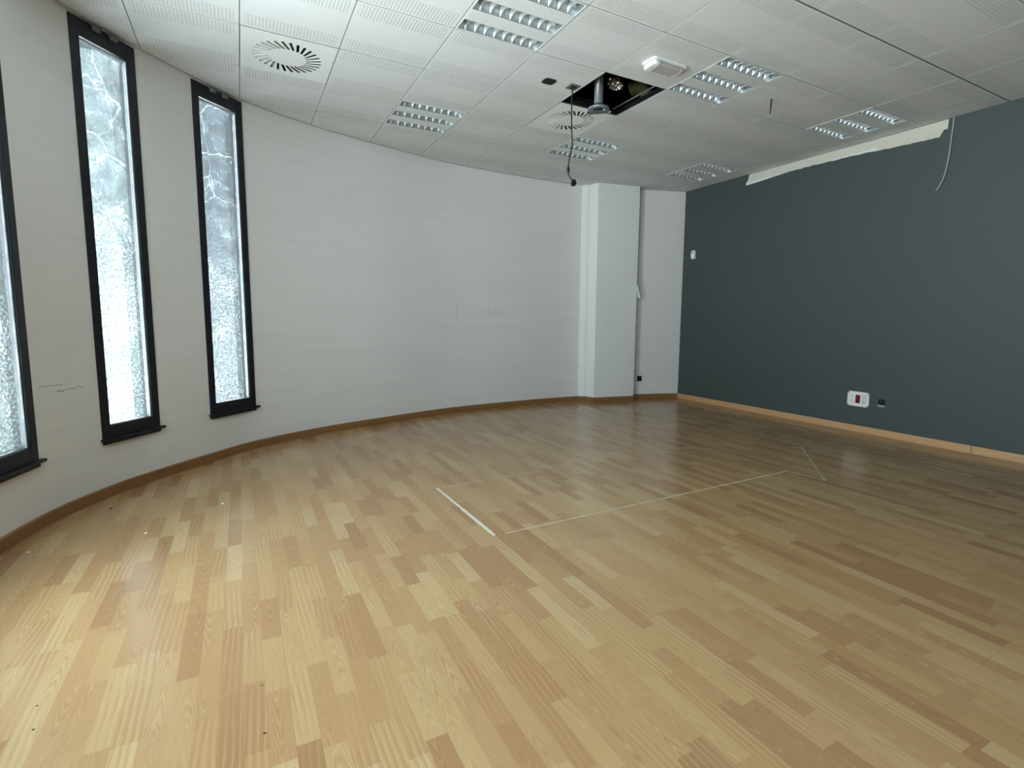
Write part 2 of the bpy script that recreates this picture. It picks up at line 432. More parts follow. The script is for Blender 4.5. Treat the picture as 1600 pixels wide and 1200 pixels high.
# baseboards
def board(name, P, mat, h=.072, t=.013):
    P = [Vector(p) for p in P]; off = []
    for i, p in enumerate(P):
        d = (P[min(i+1, len(P)-1)] - P[max(i-1, 0)]).normalized(); off.append(p + Vector((d.y, -d.x))*t)
    b = MB(); n = len(P)
    prof = lambda p, o: [(p.x, p.y, 0), (o.x, o.y, 0), (o.x, o.y, h-.006), (o.x*.6+p.x*.4, o.y*.6+p.y*.4, h), (p.x, p.y, h)]
    V = []
    for p, o in zip(P, off): V += prof(p, o)
    F = [[i*5+k, i*5+(k+1) % 5, i*5+5+(k+1) % 5, i*5+5+k] for i in range(n-1) for k in range(5)]
    F += [[4, 3, 2, 1, 0], [(n-1)*5+k for k in range(5)]]
    b.add(V, F); return struct(b.build(name, mat))
s_end = s_az(36.2)
board('baseboard_left', [at_s(.3 + (s_end-.3)*k/140) for k in range(141)], M_base)
board('baseboard_pillar', [(4.225, 5.915), (4.345, 5.855), (4.362, 5.705)], M_base)
board('baseboard_front', [(4.358, 5.706), (4.995, 5.590)], M_base)
board('baseboard_niche', [(5.0, 5.745), (5.1, 5.70), (5.76, 5.50)], M_base)
def board_x(name, y0, y1):
    b = MB(); b.prism([(wall_x(y0)-.013, y0), (wall_x(y0)+.001, y0), (wall_x(y1)+.001, y1), (wall_x(y1)-.013, y1)], 0, .072)
    return struct(bevel(b.build(name, M_base2), .003))
board_x('baseboard_right', 1.998, 5.49); board_x('baseboard_right.001', -5.0, 1.995)
b = MB(); b.box((-1.24, -5.0, 0), (5.72, -4.987, .072)); struct(b.build('baseboard_back', M_base))

# ------------------------------------------------------------------ ceiling
def clip(P, Q):
    # keep the part of polygon P inside the room outline Q (clockwise)
    for i in range(len(Q)):
        a, c = Q[i], Q[(i+1) % len(Q)]
        if (a[0]-c[0])**2 + (a[1]-c[1])**2 < 1e-8: continue
        side = lambda p: (c[0]-a[0])*(p[1]-a[1]) - (c[1]-a[1])*(p[0]-a[0])
        out = []
        for k in range(len(P)):
            p, q = P[k], P[(k+1) % len(P)]; sp, sq = side(p), side(q)
            if sp <= 1e-9: out.append(p)
            if (sp < 0) != (sq < 0) and sp != sq:
                f = sp/(sp-sq); out.append((p[0]+(q[0]-p[0])*f, p[1]+(q[1]-p[1])*f))
        P = out
        if len(P) < 3: return []
    return P
inner = [at_s(ARC[-1]*k/90) - nrm_s(ARC[-1]*k/90)*.010 for k in range(91)]
inner = [(p.x, p.y) for p in inner if p.y > -5 and p.x < wall_x(p.y)-.006]
Q = inner + [(wall_x(5.5)-.004, 5.47), (wall_x(-5.0)-.004, -4.99), (-1.24, -4.99)]
# convex hull of Q, clockwise
pts = sorted(set((round(x, 5), round(y, 5)) for x, y in Q))
def half(ps):
    o = []
    for p in ps:
        while len(o) > 1 and (o[-1][0]-o[-2][0])*(p[1]-o[-2][1]) - (o[-1][1]-o[-2][1])*(p[0]-o[-2][0]) >= 0: o.pop()
        o.append(p)
    return o
Q = half(pts)[:-1] + half(pts[::-1])[:-1]
lights = [(-1, 1), (2, 1), (5, 1), (-1, 4), (2, 4), (5, 4)]
vents = [(-3, 3), (1, 3)]; hatch = (1, 2)
b = MB(); rr = random.Random(3)
for i in range(-6, 8):
    for j in range(-12, 8):
        if (i, j) in lights or (i, j) in vents or (i, j) == hatch: continue
        g = .0026
        gy0 = .006 if (j == 0) else g; gy1 = .006 if (j == -1) else g
        x0, x1, y0, y1 = GX+i*T+g, GX+(i+1)*T-g, GY+j*T+gy0, GY+(j+1)*T-gy1
        P = clip([(x0, y0), (x1, y0), (x1, y1), (x0, y1)], Q)
        if len(P) < 3: continue
        dz = rr.uniform(0, .0018)
        n = len(P); cx = sum(p[0] for p in P)/n; cy = sum(p[1] for p in P)/n
        L = math.hypot(T, T)/2
        ins = [(p[0]+(cx-p[0])*.002, p[1]+(cy-p[1])*.002) for p in P]
        z0 = H+dz
        V = [(p[0], p[1], z0) for p in ins] + [(p[0], p[1], z0+.0008) for p in P] + [(p[0], p[1], H+.02) for p in P]
        F = [list(range(n))[::-1]] + [[a*n+k, a*n+(k+1) % n, (a+1)*n+(k+1) % n, (a+1)*n+k] for a in (0, 1) for k in range(n)] + [[2*n+k for k in range(n)]]
        b.add(V, F)
ceil = b.build('ceiling', M_tile)
ceil.data.materials.append(plain('tile_edge_shade', (.20, .205, .20), .7))  # joint shade painted as dark grey on tile sides that catch light
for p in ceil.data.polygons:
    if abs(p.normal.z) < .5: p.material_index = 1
struct(ceil)
# suspension runners closing the joints
b = MB()
def clipbox(x0, y0, x1, y1, z0, z1):
    P = clip([(x0, y0), (x1, y0), (x1, y1), (x0, y1)], Q)
    if len(P) >= 3: b.prism(P, z0, z1)
for j in range(-11, 8):
    y = GY+j*T
    if j in (2, 3):
        clipbox(-2.5, y-.011, GX+T, y+.011, H+.0036, H+.03); clipbox(GX+2*T, y-.011, 6, y+.011, H+.0036, H+.03)
    else: clipbox(-2.5, y-.011, 6, y+.011, H+.0036, H+.03)
for i in range(-5, 7):
    x = GX+i*T
    if i in (1, 2):
        clipbox(x-.011, -5, x+.011, GY+2*T, H+.0038, H+.031); clipbox(x-.011, GY+3*T, x+.011, 6, H+.0038, H+.031)
    else: clipbox(x-.011, -5, x+.011, 6, H+.0038, H+.031)
b.build('ceiling_grid', M_grid, ceil)
b = MB(); b.box((-1.6, -5.2, 3.66), (6.0, 6.3, 3.75)); struct(b.build('ceiling_slab', M_plenum))
# perimeter angle
P = [at_s(.3+(ARC[-1]-.35)*k/150) for k in range(151)]; Nn = [nrm_s(.3+(ARC[-1]-.35)*k/150) for k in range(151)]
V = []; F = []
for p, nn in zip(P, Nn):
    a = p - nn*.004; c = p - nn*.020
    V += [(a.x, a.y, H-.003), (c.x, c.y, H-.003), (c.x, c.y, H+.003), (a.x, a.y, H+.003)]
for i in range(150):
    for k in range(4): F.append([i*4+k, i*4+(k+1) % 4, i*4+4+(k+1) % 4, i*4+4+k])
struct(mesh('trim_1', V, F, plain('perimeter_angle', (.46, .47, .46), .5)))

# luminaires -------------------------------------------------------------
def luminaire():
    root = empty('ceiling_light', (0, 0, H))
    hs = T/2-.004
    # enamelled tray with three long openings
    ys = [(-.285, -.170), (-.0575, .0575), (.170, .285)]
    b = MB()
    xe = .285
    b.box((-hs, -hs, 0), (-xe, hs, .012)); b.box((xe, -hs, 0), (hs, hs, .012))
    yy = [-hs] + [v for q in ys for v in q] + [hs]
    for k in range(0, len(yy), 2): b.box((-xe, yy[k], 0), (xe, yy[k+1], .012))
    b.box((-hs, -hs, .075), (hs, hs, .08))
    bevel(b.build('housing', M_lum, root), .0015, 1)
    for y0, y1 in ys:
        cy = (y0+y1)/2; hw = (y1-y0)/2-.003
        b = MB(); n = 8
        prof = []
        for k in range(n+1):                     # parabolic trough
            t = -1+2*k/n; prof.append((cy+hw*t, .066*(1-t*t)**.62+.002))
        V = []; 
        for x in (-xe+.002, xe-.002): V += [(x, p[0], p[1]) for p in prof]
        F = [[k, k+1, n+2+k, n+1+k] for k in range(n)]
        b.add(V, F)
        b.add([(-xe+.002, p[0], p[1]) for p in prof], [list(range(n+1))]); b.add([(xe-.002, p[0], p[1]) for p in prof], [list(range(n+1))[::-1]])
        r = b.build('reflector', M_alu, root, smooth=False)
        first = None
        for k in range(8):
            x = -xe + (k+.75)*(2*xe)/8.5
            if first is None:
                # blade: wedge, wider at the top, with a dipped lower edge
                V = []; m = 8
                for q in range(m+1):
                    t = -1+2*q/m; y = hw*t*.985; low = .003+.014*(1-t*t); top = max(low+.003, .058*(1-t*t)**.62)
                    V += [(-.002, y, low), (.002, y, low), (.012, y, top), (-.012, y, top)]
                F = [[q*4+a, q*4+(a+1) % 4, q*4+4+(a+1) % 4, q*4+4+a] for q in range(m) for a in range(4)] + [[3, 2, 1, 0], [m*4+a for a in range(4)]]
                first = mesh('louvre_blade', V, F, M_alu_d, r); first.location = (x, cy, 0)
            else:
                o = first.copy(); C.objects.link(o); o.parent = r; o.location = (x, cy, 0)
    return root
lum = luminaire()
LL = {(-1, 1): 'largest louvred ceiling light, cut by the top edge of the photo',
      (2, 1): 'louvred ceiling light right of the open ceiling hatch, by the emergency lamp',
      (5, 1): 'louvred ceiling light closest above the dark grey wall, over the torn strip',
      (-1, 4): 'louvred ceiling light leftmost of the small ones, near the curved wall',
      (2, 4): 'louvred ceiling light behind the hanging black cable, beyond the hatch',
      (5, 4): 'farthest louvred ceiling light, near the corner of the white niche and dark wall'}
for k, ij in enumerate(lights):
    o = lum if k == 0 else copy_tree(lum)
    o.location = (GX+(ij[0]+.5)*T, GY+(ij[1]+.5)*T, H-.001)
    tag(o, LL[ij], 'ceiling light', 'square louvred ceiling lights')

# swirl diffusers ---------------------------------------------------------
def diffuser():
    root = empty('ceiling_diffuser', (0, 0, H))
    N = 28; ro, ri = .222, .124; sw = .0098; hs = T/2-.004; skew = math.radians(24)
    b = MB()
    z = 0.0
    # slots: lines from inner to outer ring, skewed from radial
    sl = []
    for k in range(N):
        a = 2*math.pi*k/N
        pi_ = Vector((ri*math.cos(a), ri*math.sin(a)))
        po = Vector((ro*math.cos(a-skew*.55), ro*math.sin(a-skew*.55)))
        d = (po-pi_).normalized(); nn = Vector((-d.y, d.x))*sw
        sl.append((pi_-nn*.8, pi_+nn*.8, po-nn, po+nn, pi_, po))
    # centre disc, ring of ribs, outer square plate
    cen = [p for s in sl for p in (s[0], s[1])]; n2 = len(cen)
    b.add([(0, 0, z)] + [(p.x, p.y, z) for p in cen], [[0, 1+(k+1) % n2, 1+k] for k in range(n2)])
    for k in range(N):
        s, t = sl[k], sl[(k+1) % N]
        b.add([(p.x, p.y, z) for p in (s[1], t[0], t[2], s[3])], [[0, 1, 2, 3]])
    out = [p for s in sl for p in (s[2], s[3])]
    def sq(p):
        m = max(abs(p.x), abs(p.y)); return p*(hs/m)
    R2 = [sq(p) for p in out]
    for k in range(n2):
        a, c = out[k], out[(k+1) % n2]; e, f = R2[k], R2[(k+1) % n2]
        P = [a, e]
        if (abs(abs(e.x)-hs) < 1e-6) != (abs(abs(f.x)-hs) < 1e-6) :
            P.append(Vector((math.copysign(hs, e.x+f.x), math.copysign(hs, e.y+f.y))))
        P += [f, c]
        b.add([(p.x, p.y, z) for p in P], [list(range(len(P)))[::-1]])
    o = b.build('face_plate', M_plate, root)
    m = o.modifiers.new('s', 'SOLIDIFY'); m.thickness = .0018; m.offset = 0
    rim = MB()
    for q in ((-hs, -hs, -hs+.004, hs), (hs-.004, -hs, hs, hs), (-hs, -hs, hs, -hs+.004), (-hs, hs-.004, hs, hs)):
        rim.box((q[0], q[1], 0), (q[2], q[3], .02))
    rim.build('rim', M_grid, root)
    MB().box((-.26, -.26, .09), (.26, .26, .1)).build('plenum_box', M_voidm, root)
    first = None
    L = (sl[0][5]-sl[0][4]).length
    for k in range(N):
        s = sl[k]; mid = (s[4]+s[5])/2; d = (s[5]-s[4]); ang = math.atan2(d.y, d.x)
        if first is None:
            bb = MB(); V = []
            th = math.radians(66)
            u = Vector((0, math.cos(th), math.sin(th))); w = Vector((0, -math.sin(th), math.cos(th)))*.0008
            c0 = Vector((0, -sw, .0015)); c1 = c0 + u*.013
            for x in (-L/2, L/2):
                for p in (c0-w, c0+w, c1+w, c1-w): V.append((x, p.y, p.z))
            bb.add(V, [[0,1,2,3],[7,6,5,4],[0,4,5,1],[1,5,6,2],[2,6,7,3],[3,7,4,0]])
            first = bb.build('swirl_blade', M_blade, root); o = first
        else:
            o = first.copy(); C.objects.link(o); o.parent = root
        o.location = (mid.x, mid.y, 0); o.rotation_euler = (0, 0, ang)
    return root
dif = diffuser()
dif.location = (GX-2.5*T, GY+3.5*T, H); tag(dif, 'round swirl air diffuser in a white ceiling tile above the windows', 'air diffuser', 'swirl air diffusers')
d2 = copy_tree(dif); d2.location = (GX+1.5*T, GY+3.5*T, H)
tag(d2, 'round swirl air diffuser behind the hanging black cable, beside the open hatch', 'air diffuser', 'swirl air diffusers')

# open hatch and what shows in it -------------------------------------------
hx0, hx1, hy0, hy1 = GX+T, GX+2*T, GY+2*T, GY+3*T
b = MB()
for q in ((hx0+.001, hy0, hx0+.005, hy1), (hx1-.005, hy0, hx1-.001, hy1), (hx0, hy0+.001, hx1, hy0+.005), (hx0, hy1-.005, hx1, hy1-.001)):
    b.box((q[0], q[1], H+.004), (q[2], q[3], H+.045))
b.build('hatch_surround', M_black, ceil)
o = MB().box((hx1-.034, hy0+.03, H+.052), (hx1-.022, hy1+.05, H+.060)).build('metal_rail', M_steel)
tag(o, 'thin grey metal rail along the right edge inside the open ceiling hatch', 'rail')
px, py = 2.765, 3.645
root = empty('projector_mount', (px, py, 2.93))
b = MB(); b.tube([(0, 0, .035), (0, 0, .73)], .037, 20); b.build('pole', M_steel, root, True)
b = MB(); b.lathe([(.037, .028), (.05, .028), (.05, .05), (.037, .05)], 24); b.build('collar', M_steel_d, root, True)
b = MB(); b.lathe([(.0, .026), (.088, .026), (.092, .022), (.092, .012), (.05, .010), (.042, .014), (.0, .014)], 32); b.build('flange', M_steel, root, True)
b = MB(); b.lathe([(.0, -.002), (.04, -.002), (.04, .011), (.0, .011)], 24); b.build('hub', M_black, root, True)
b = MB(); M = Matrix.Rotation(math.radians(28), 4, 'Z') @ Matrix.Rotation(math.radians(-8), 4, 'Y'); b.box((.01, -.055, .006), (.15, -.028, .018), M)
b.build('arm', M_plastic, root)
b = MB(); M = Matrix.Rotation(math.radians(-38), 4, 'Z'); b.box((-.095, -.030, -.010), (.085, .030, -.003), M)
bevel(b.build('base_bracket', M_steel_d, root), .003)
tag(root, 'grey projector mounting pole with a flange hanging in the open ceiling hatch', 'projector mount')
# crumpled foil end of a duct
b = MB(); rr = random.Random(5); c = Vector((2.985, 3.70, 3.215)); V = []; F = []; nu, nv = 22, 14
for i in range(nv+1):
    for k in range(nu):
        th = math.pi*i/nv; ph = 2*math.pi*k/nu; r_ = .055*(1+rr.uniform(-.38, .32))
        V.append((c.x+1.25*r_*math.sin(th)*math.cos(ph), c.y+r_*math.sin(th)*math.sin(ph), c.z+.75*r_*math.cos(th)))
for i in range(nv):
    for k in range(nu): F.append([i*nu+k, i*nu+(k+1) % nu, (i+1)*nu+(k+1) % nu, (i+1)*nu+k])
tag(mesh('foil_duct', V, F, M_foil), 'crumpled silver foil duct end glinting inside the open ceiling hatch', 'duct')
b = MB(); P = []; R_ = []
for k in range(40):
    t = k/39; a = math.radians(-40+150*t)
    P.append((3.22+.10*math.cos(a)+.10*t, 3.70+.22*t-.06, 3.20+.09*math.sin(a))); R_.append(.055+.004*(k % 2))
b.tube(P, R_, 18)
tag(b.build('flexible_duct', M_olive, None, True), 'olive yellow flexible duct curving in the dark ceiling void', 'duct')

# cable, its plate, black cut-out
root = empty('hanging_cable', (2.401, 3.50, H))
pts = [(0, 0, .01), (-.004, .003, -.12), (-.005, .003, -.22), (-.003, .002, -.31), (.002, -.002, -.41), (.002, -.002, -.46), (-.006, .004, -.50), (-.013, .008, -.54), (-.018, .012, -.58), (-.020, .013, -.615)]
def smooth(P, n=6):
    P = [Vector(p) for p in P]; Qq = [P[0]*2-P[1]] + P + [P[-1]*2-P[-2]]; o = []
    for i in range(1, len(Qq)-2):
        for k in range(n):
            t = k/n; a, b_, c, d = Qq[i-1:i+3]
            o.append(.5*((2*b_)+(c-a)*t+(2*a-5*b_+4*c-d)*t*t+(3*b_-a-3*c+d)*t**3))
    o.append(P[-1]); return o
b = MB(); b.tube(smooth(pts), .0055, 8)
b.tube(smooth([(-.020, .013, -.645), (-.016, .008, -.675), (-.002, -.002, -.705), (.010, -.006, -.722)]), .0055, 8)
b.build('cord', M_cable, root, True)
b = MB(); b.tube([(-.020, .013, -.61), (-.0205, .0132, -.617), (-.021, .013, -.645), (-.0205, .013, -.652)], [.006, .013, .013, .006], 10); b.build('inline_connector', M_black, root, True)
b = MB(); M = Matrix.Translation((.020, -.010, -.730)) @ Matrix.Rotation(.6, 4, 'Y') @ Matrix.Rotation(.5, 4, 'Z'); b.box((-.022, -.013, -.02), (.022, .013, .016), M); b.box((-.010, -.007, -.034), (.010, .007, -.02), M)
bevel(b.build('plug', M_black, root), .004)
tag(root, 'black cable with a plug at its end hanging down from the ceiling', 'cable')
root = empty('cable_outlet', (2.405, 3.503, H))
o = bevel(MB().box((-.045, -.045, -.006), (.045, .045, .001)).build('plate', plain('worn_grey', (.11, .12, .12), .6), root), .004)
bevel(MB().box((-.022, -.022, -.013), (.022, .022, -.006)).build('gland', M_black, root), .004)
tag(root, 'small grey square plate on the ceiling from which the black cable hangs', 'outlet')
root = empty('ceiling_hole', (2.19, 3.515, H))  # thin black plate stands for the dark of a hole in the tile
b = MB(); P = []
for cx, cy, a0 in ((.026, .020, 0), (-.026, .020, 90), (-.026, -.020, 180), (.026, -.020, 270)):
    for k in range(6):
        a = math.radians(a0+18*k); P.append((cx+.026*math.cos(a), cy+.026*math.sin(a)))
b.prism(P, -.004, .001); b.build('rim', M_black, root)
b = MB(); b.prism([(x*.78, y*.78) for x, y in P], -.0055, -.0035); b.build('hole_dark', M_voidm, root)
tag(root, 'black rounded rectangular hole in the ceiling left of the cable plate', 'socket')
b = MB(); b.tube(smooth([(3.975, 2.905, H+.004), (3.980, 2.908, H-.03), (3.975, 2.905, H-.07), (3.962, 2.898, H-.105), (3.950, 2.890, H-.125)]), [.006]*12+[.004]*13, 8)
tag(b.build('wire_stub', M_cable, None, True), 'short black wire end sticking down from a ceiling tile', 'wire')

# emergency lamp
root = empty('emergency_light', (2.787, 2.905, H))
def rrect(hx, hy, r_, n=5):
    P = []
    for cx, cy, a0 in ((hx-r_, hy-r_, 0), (-hx+r_, hy-r_, 90), (-hx+r_, -hy+r_, 180), (hx-r_, -hy+r_, 270)):
        for k in range(n+1):
            a = math.radians(a0+90*k/n); P.append((cx+r_*math.cos(a), cy+r_*math.sin(a)))
    return P
b = MB(); b.prism(rrect(.165, .072, .03), -.012, .001); bevel(b.build('base', M_plastic, root), .003)
b = MB(); b.prism(rrect(.105, .055, .012), -.042, -.012); bevel(b.build('lens', M_lens, root), .010, 3)
b = MB(); b.prism([(x-.122, y) for x, y in rrect(.032, .062, .024)], -.046, -.012); bevel(b.build('end_cap', M_plastic, root), .010, 3)
b = MB(); b.prism([(x+.112, y) for x, y in rrect(.022, .050, .018)], -.040, -.012); bevel(b.build('end_cap', M_lum, root), .010, 3)
tag(root, 'white oblong emergency lamp with a beige lens on the ceiling', 'emergency light')

# ------------------------------------------------------------------ things on the dark wall
# torn strip under the ceiling
rr = random.Random(12)
yL, yR = 4.485, 2.405; n = 70; V = []; 
def edge(t):
    z = 2.893 + .012*math.sin(t*5) - .024*max(0, t-.6)/.4 + rr.uniform(-.004, .004)
    if .0 <= t < .25: z -= .004
    return z
for k in range(n+1):
    t = k/n; y = yL+(yR-yL)*t; zt = H-.003
    zb = edge(t)
    if t > .985: y -= 0.0; zb = 2.915
    x = wall_x(y)
    V += [(x-.001, y, zt), (x-.0035, y, zb), (x+.002, y, zb), (x+.002, y, zt)]
V[0:4] = [(V[0][0], yL-.03, V[0][2]), V[1], V[2], (V[3][0], yL-.03, V[3][2])]
F = [[i*4+a, i*4+4+a, i*4+4+(a+1) % 4, i*4+(a+1) % 4] for i in range(n) for a in range(4)] + [[0, 1, 2, 3], [n*4+3, n*4+2, n*4+1, n*4]]
root = empty('torn_wall_strip', (0, 0, 0))
mesh('bare_strip', V, F, M_beige, root)
def curl(y0, y1, zc, w0, w1):
    V = []; n = 30
    for k in range(n+1):
        t = k/n; y = y0+(y1-y0)*t; w = w0+(w1-w0)*t + rr.uniform(-.003, .003); x = wall_x(y); z = zc(t)
        V += [(x-.004, y, z+w), (x-.011, y, z+w*.5), (x-.010, y, z-w*.25), (x-.007, y, z-w*.25), (x-.007, y, z+w*.5), (x-.001, y, z+w*.6)]
    F = [[i*6+a, i*6+6+a, i*6+6+(a+1) % 6, i*6+(a+1) % 6] for i in range(n) for a in range(6)] + [list(range(6)), [n*6+a for a in range(6)][::-1]]
    mesh('curled_edge', V, F, M_paper, root)
curl(4.49, 4.02, lambda t: 2.878+.02*t, .038, .010)
curl(3.42, 2.98, lambda t: 2.893-.006*t+.012*math.sin(t*3.1), .008, .026)
tag(root, 'long torn beige strip of bare plaster under the ceiling on the dark wall', 'torn strip')

b = MB(); x = wall_x(2.37)
b.tube(smooth([(x-.004, 2.366, H-.002), (x-.006, 2.366, 2.93), (x-.012, 2.368, 2.80), (x-.012, 2.371, 2.70), (x-.014, 2.378, 2.60), (x-.016, 2.392, 2.50), (x-.016, 2.420, 2.42), (x-.014, 2.447, 2.378)]), .0058, 8)
tag(b.build('white_cable', M_wirew, None, True), 'thin white cable hanging loose down the dark wall from the ceiling', 'cable')

root = empty('motion_detector', (wall_x(5.30), 5.298, 2.092))
b = MB()
P = rrect(.032, .062, .022)
V = []
for dx, s in ((0, 1), (-.020, 1), (-.034, .86), (-.040, .6)):
    V += [(dx, p[0]*s, p[1]*s) for p in P]
n = len(P); F = [[i*n+k, i*n+(k+1) % n, (i+1)*n+(k+1) % n, (i+1)*n+k] for i in range(3) for k in range(n)] + [[3*n+k for k in range(n)], list(range(n))[::-1]]
b.add(V, F); b.build('housing', M_plastic, root)
MB().box((-.0405, -.012, .012), (-.038, .012, .038)).build('sensor_window', M_greyp, root)
tag(root, 'small white motion detector high on the dark wall beside the niche', 'detector')

root = empty('socket_panel', (wall_x(2.973), 2.973, .352))
hw, hh = .107, .078
b = MB()
b.box((-.010, -hw, -hh), (0, hw, -hh+.022)); b.box((-.010, -hw, hh-.022), (0, hw, hh)); b.box((-.010, -hw, -hh), (0, -hw+.02, hh)); b.box((-.010, hw-.02, -hh), (0, hw, hh))
bevel(b.build('frame', M_plastic, root), .003)
MB().box((-.007, -.087, -.056), (-.001, .087, .056)).build('back_box', M_plastic, root)
# left insert (higher y is left in the photo): two small sockets
bevel(MB().box((-.0095, .032, -.054), (-.006, .084, .054)).build('socket_insert', M_plastic, root), .002)
for z in (.026, -.020):
    b = MB()
    for dy, dz in ((-.007, -.006), (.007, .006)):
        b.lathe([(0, 0), (.0048, 0)], 12)
        M = Matrix.Translation((-.0097, .058+dy*.6, z+dz)) @ Matrix.Rotation(math.radians(-90), 4, 'Y')
        V = b.V[-24:]; b.V[-24:] = [tuple(M @ Vector(v)) for v in V]
    b.build('socket_holes', M_steel_d, root)
bevel(MB().box((-.0115, -.022, -.044), (-.006, .024, .044)).build('red_socket', M_red, root), .003)
MB().box((-.0121, -.010, -.034), (-.0112, .012, -.002)).build('socket_slot', plain('dark_red', (.05, .003, .004), .4), root)
bevel(MB().box((-.0095, -.084, -.054), (-.006, -.034, .054)).build('blank_insert', plain('light_grey_insert', (.62, .66, .66), .3), root), .002)
MB().box((-.0105, -.064, -.026), (-.009, -.052, -.014)).build('screw_cover', M_greyp, root)
tag(root, 'white rectangular socket panel with a red socket low on the dark wall', 'socket panel')

root = empty('junction_box', (wall_x(2.752), 2.752, .342))
b = MB(); b.box((-.003, -.033, -.018), (.001, .030, .036)); b.build('opening', M_voidm, root)
V = [(-.004, .034, -.018), (-.004, -.036, -.020), (-.004, -.036, -.036), (-.004, -.010, -.041), (-.004, .020, -.040), (-.004, .034, -.034)]
V2 = [(0, y, z) for _, y, z in V]
mesh('torn_lip', V+V2, [[0,1,2,3,4,5][::-1], [6,7,8,9,10,11]] + [[i, (i+1) % 6, 6+(i+1) % 6, 6+i] for i in range(6)], M_greyp, root)
b = MB(); b.tube(smooth([(-.002, .020, .0), (-.014, .010, .012), (-.012, -.004, .018), (-.002, -.012, .010)]), .003, 6)
b.tube(smooth([(-.002, .006, -.010), (-.016, .000, .002), (-.010, .014, .026)]), .003, 6)
b.build('wire', M_blue, root, True)
tag(root, 'open wall box with loose blue wires right of the white socket panel', 'junction box')

# niche socket and peeled flap on the pillar
def wall_frame(az, z, name, off=0.0):
    s = s_az(az); p = at_s(s) - nrm_s(s)*off; t = tan_s(s)
    return empty(name, (p.x, p.y, z), (0, 0, math.atan2(t.y, t.x)))   # local x along wall, -y into the room
root = wall_frame(42.33, .305, 'wall_socket')
bevel(MB().box((-.036, -.010, -.040), (.036, .002, .040)).build('cover_plate', M_black, root), .006, 3)
bevel(MB().box((-.022, -.013, -.024), (.022, -.009, .024)).build('insert', M_voidm, root), .003)
tag(root, 'black square wall socket low in the white niche beside the pillar', 'socket')

fx, fy = 4.995, 5.590
V = [(fx-.060, fy+.009, 1.640), (fx+.004, fy-.006, 1.665), (fx+.035, fy-.050, 1.60), (fx+.052, fy-.045, 1.485), (fx+.006, fy-.010, 1.478), (fx-.012, fy-.002, 1.53)]
V = [(fx-.028, fy+.003, 1.625), (fx+.004, fy-.004, 1.660), (fx+.010, fy-.016, 1.60), (fx+.044, fy-.030, 1.475), (fx+.004, fy-.006, 1.478), (fx-.004, fy-.008, 1.56)]
V2 = [(x-.003, y-.004, z) for x, y, z in V]
o = mesh('peeled_flap', V2+V, [[0,1,2,5], [5,2,3,4], [9-3+0,11,8,7][::-1], [11,10,9,8][::-1]] + [[i, (i+1) % 6, 6+(i+1) % 6, 6+i] for i in range(6)], M_paper)
tag(o, 'peeled triangular flap of wall covering on the right edge of the pillar', 'flap')

# marks on the curved wall (part of that wall)
def mark(pts, w, mat, name):
    V = []; F = []
    P = []
    for az, tn in pts:
        s = s_az(az); p = at_s(s); n_ = nrm_s(s); D = p.length; P.append(Vector((p.x-n_.x*.0012, p.y-n_.y*.0012, EYE+tn*D)))
    rr = random.Random(len(pts))
    for i, p in enumerate(P):
        d = (P[min(i+1, len(P)-1)]-P[max(i-1, 0)]).normalized()
        nn = Vector((P[-1].x-P[0].x, P[-1].y-P[0].y, 0)); 
        side = Vector((0, 0, 1)) if abs(d.z) < .8 else Vector((.95, .3, 0))
        h = w*(.35+.65*rr.random())*.5
        V += [p+side*h, p-side*h]
    for i in range(len(P)-1): F.append([2*i, 2*i+1, 2*i+3, 2*i+2])
    o = mesh(name, V, F, mat, wall); m = o.modifiers.new('s', 'SOLIDIFY'); m.thickness = .0008; return o
lerp = lambda a, b, n, j=0.0: [(a[0]+(b[0]-a[0])*k/n, a[1]+(b[1]-a[1])*k/n+random.uniform(-j, j)) for k in range(n+1)]
mark(lerp((-15.3, -.1052), (-13.7, -.1030), 10, .0007), .007, M_mark, 'scuff_mark')
mark(lerp((-14.2, -.1130), (-13.6, -.1128), 6, .0008), .014, M_scuff, 'scuff_mark')
mark(lerp((-13.5, -.1110), (-12.9, -.1108), 6, .0008), .010, M_scuff, 'scuff_mark')
mark(lerp((-12.85, -.108), (-12.45, -.1090), 4, .0008), .007, M_mark, 'scuff_mark')
mark(lerp((21.98, .0270), (22.03, -.0102), 6), .010, M_mark, 'scratch_mark')
mark(lerp((25.47, .0311), (25.55, -.0061), 6), .006, M_mark, 'scratch_mark')
mark([(25.75, .0055), (26.0, .0088), (26.34, .0102), (26.65, .0088), (26.9, .0055)], .007, M_mark, 'scratch_mark')

# ------------------------------------------------------------------ floor tape and crumbs
def tape(name, a, c, w, mat, label, sc=.25):
    a = Vector(a); c = Vector(c); d = (c-a); L = d.length; d.normalize(); nn = Vector((-d.y, d.x)); n = max(6, int(L/.03)); rr = random.Random(int(L*1000))
    V = []
    for k in range(n+1):
        p = a + d*L*k/n; h = w/2*(1+rr.uniform(-sc, sc))
        V += [(*(p+nn*h), .0), (*(p+nn*h), .0009), (*(p-nn*h), .0009), (*(p-nn*h), .0)]
    F = [[i*4+q, i*4+4+q, i*4+4+(q+1) % 4, i*4+(q+1) % 4] for i in range(n) for q in range(4)] + [[0, 1, 2, 3], [n*4+q for q in range(4)][::-1]]
    o = mesh(name, V, F, mat); return tag(o, label, 'tape')
tape('floor_tape', (1.167, 3.279), (1.185, 2.405), .020, M_tape, 'short wide whitish tape line at the left end of the floor outline')
tape('floor_tape', (1.25, 2.400), (3.763, 2.418), .012, M_tape_t, 'long thin tape line across the floor, front side of the outline')
tape('floor_tape', (3.765, 2.415), (3.795, 2.135), .006, M_tape_t, 'faint short tape line joining the long front line at its right end')
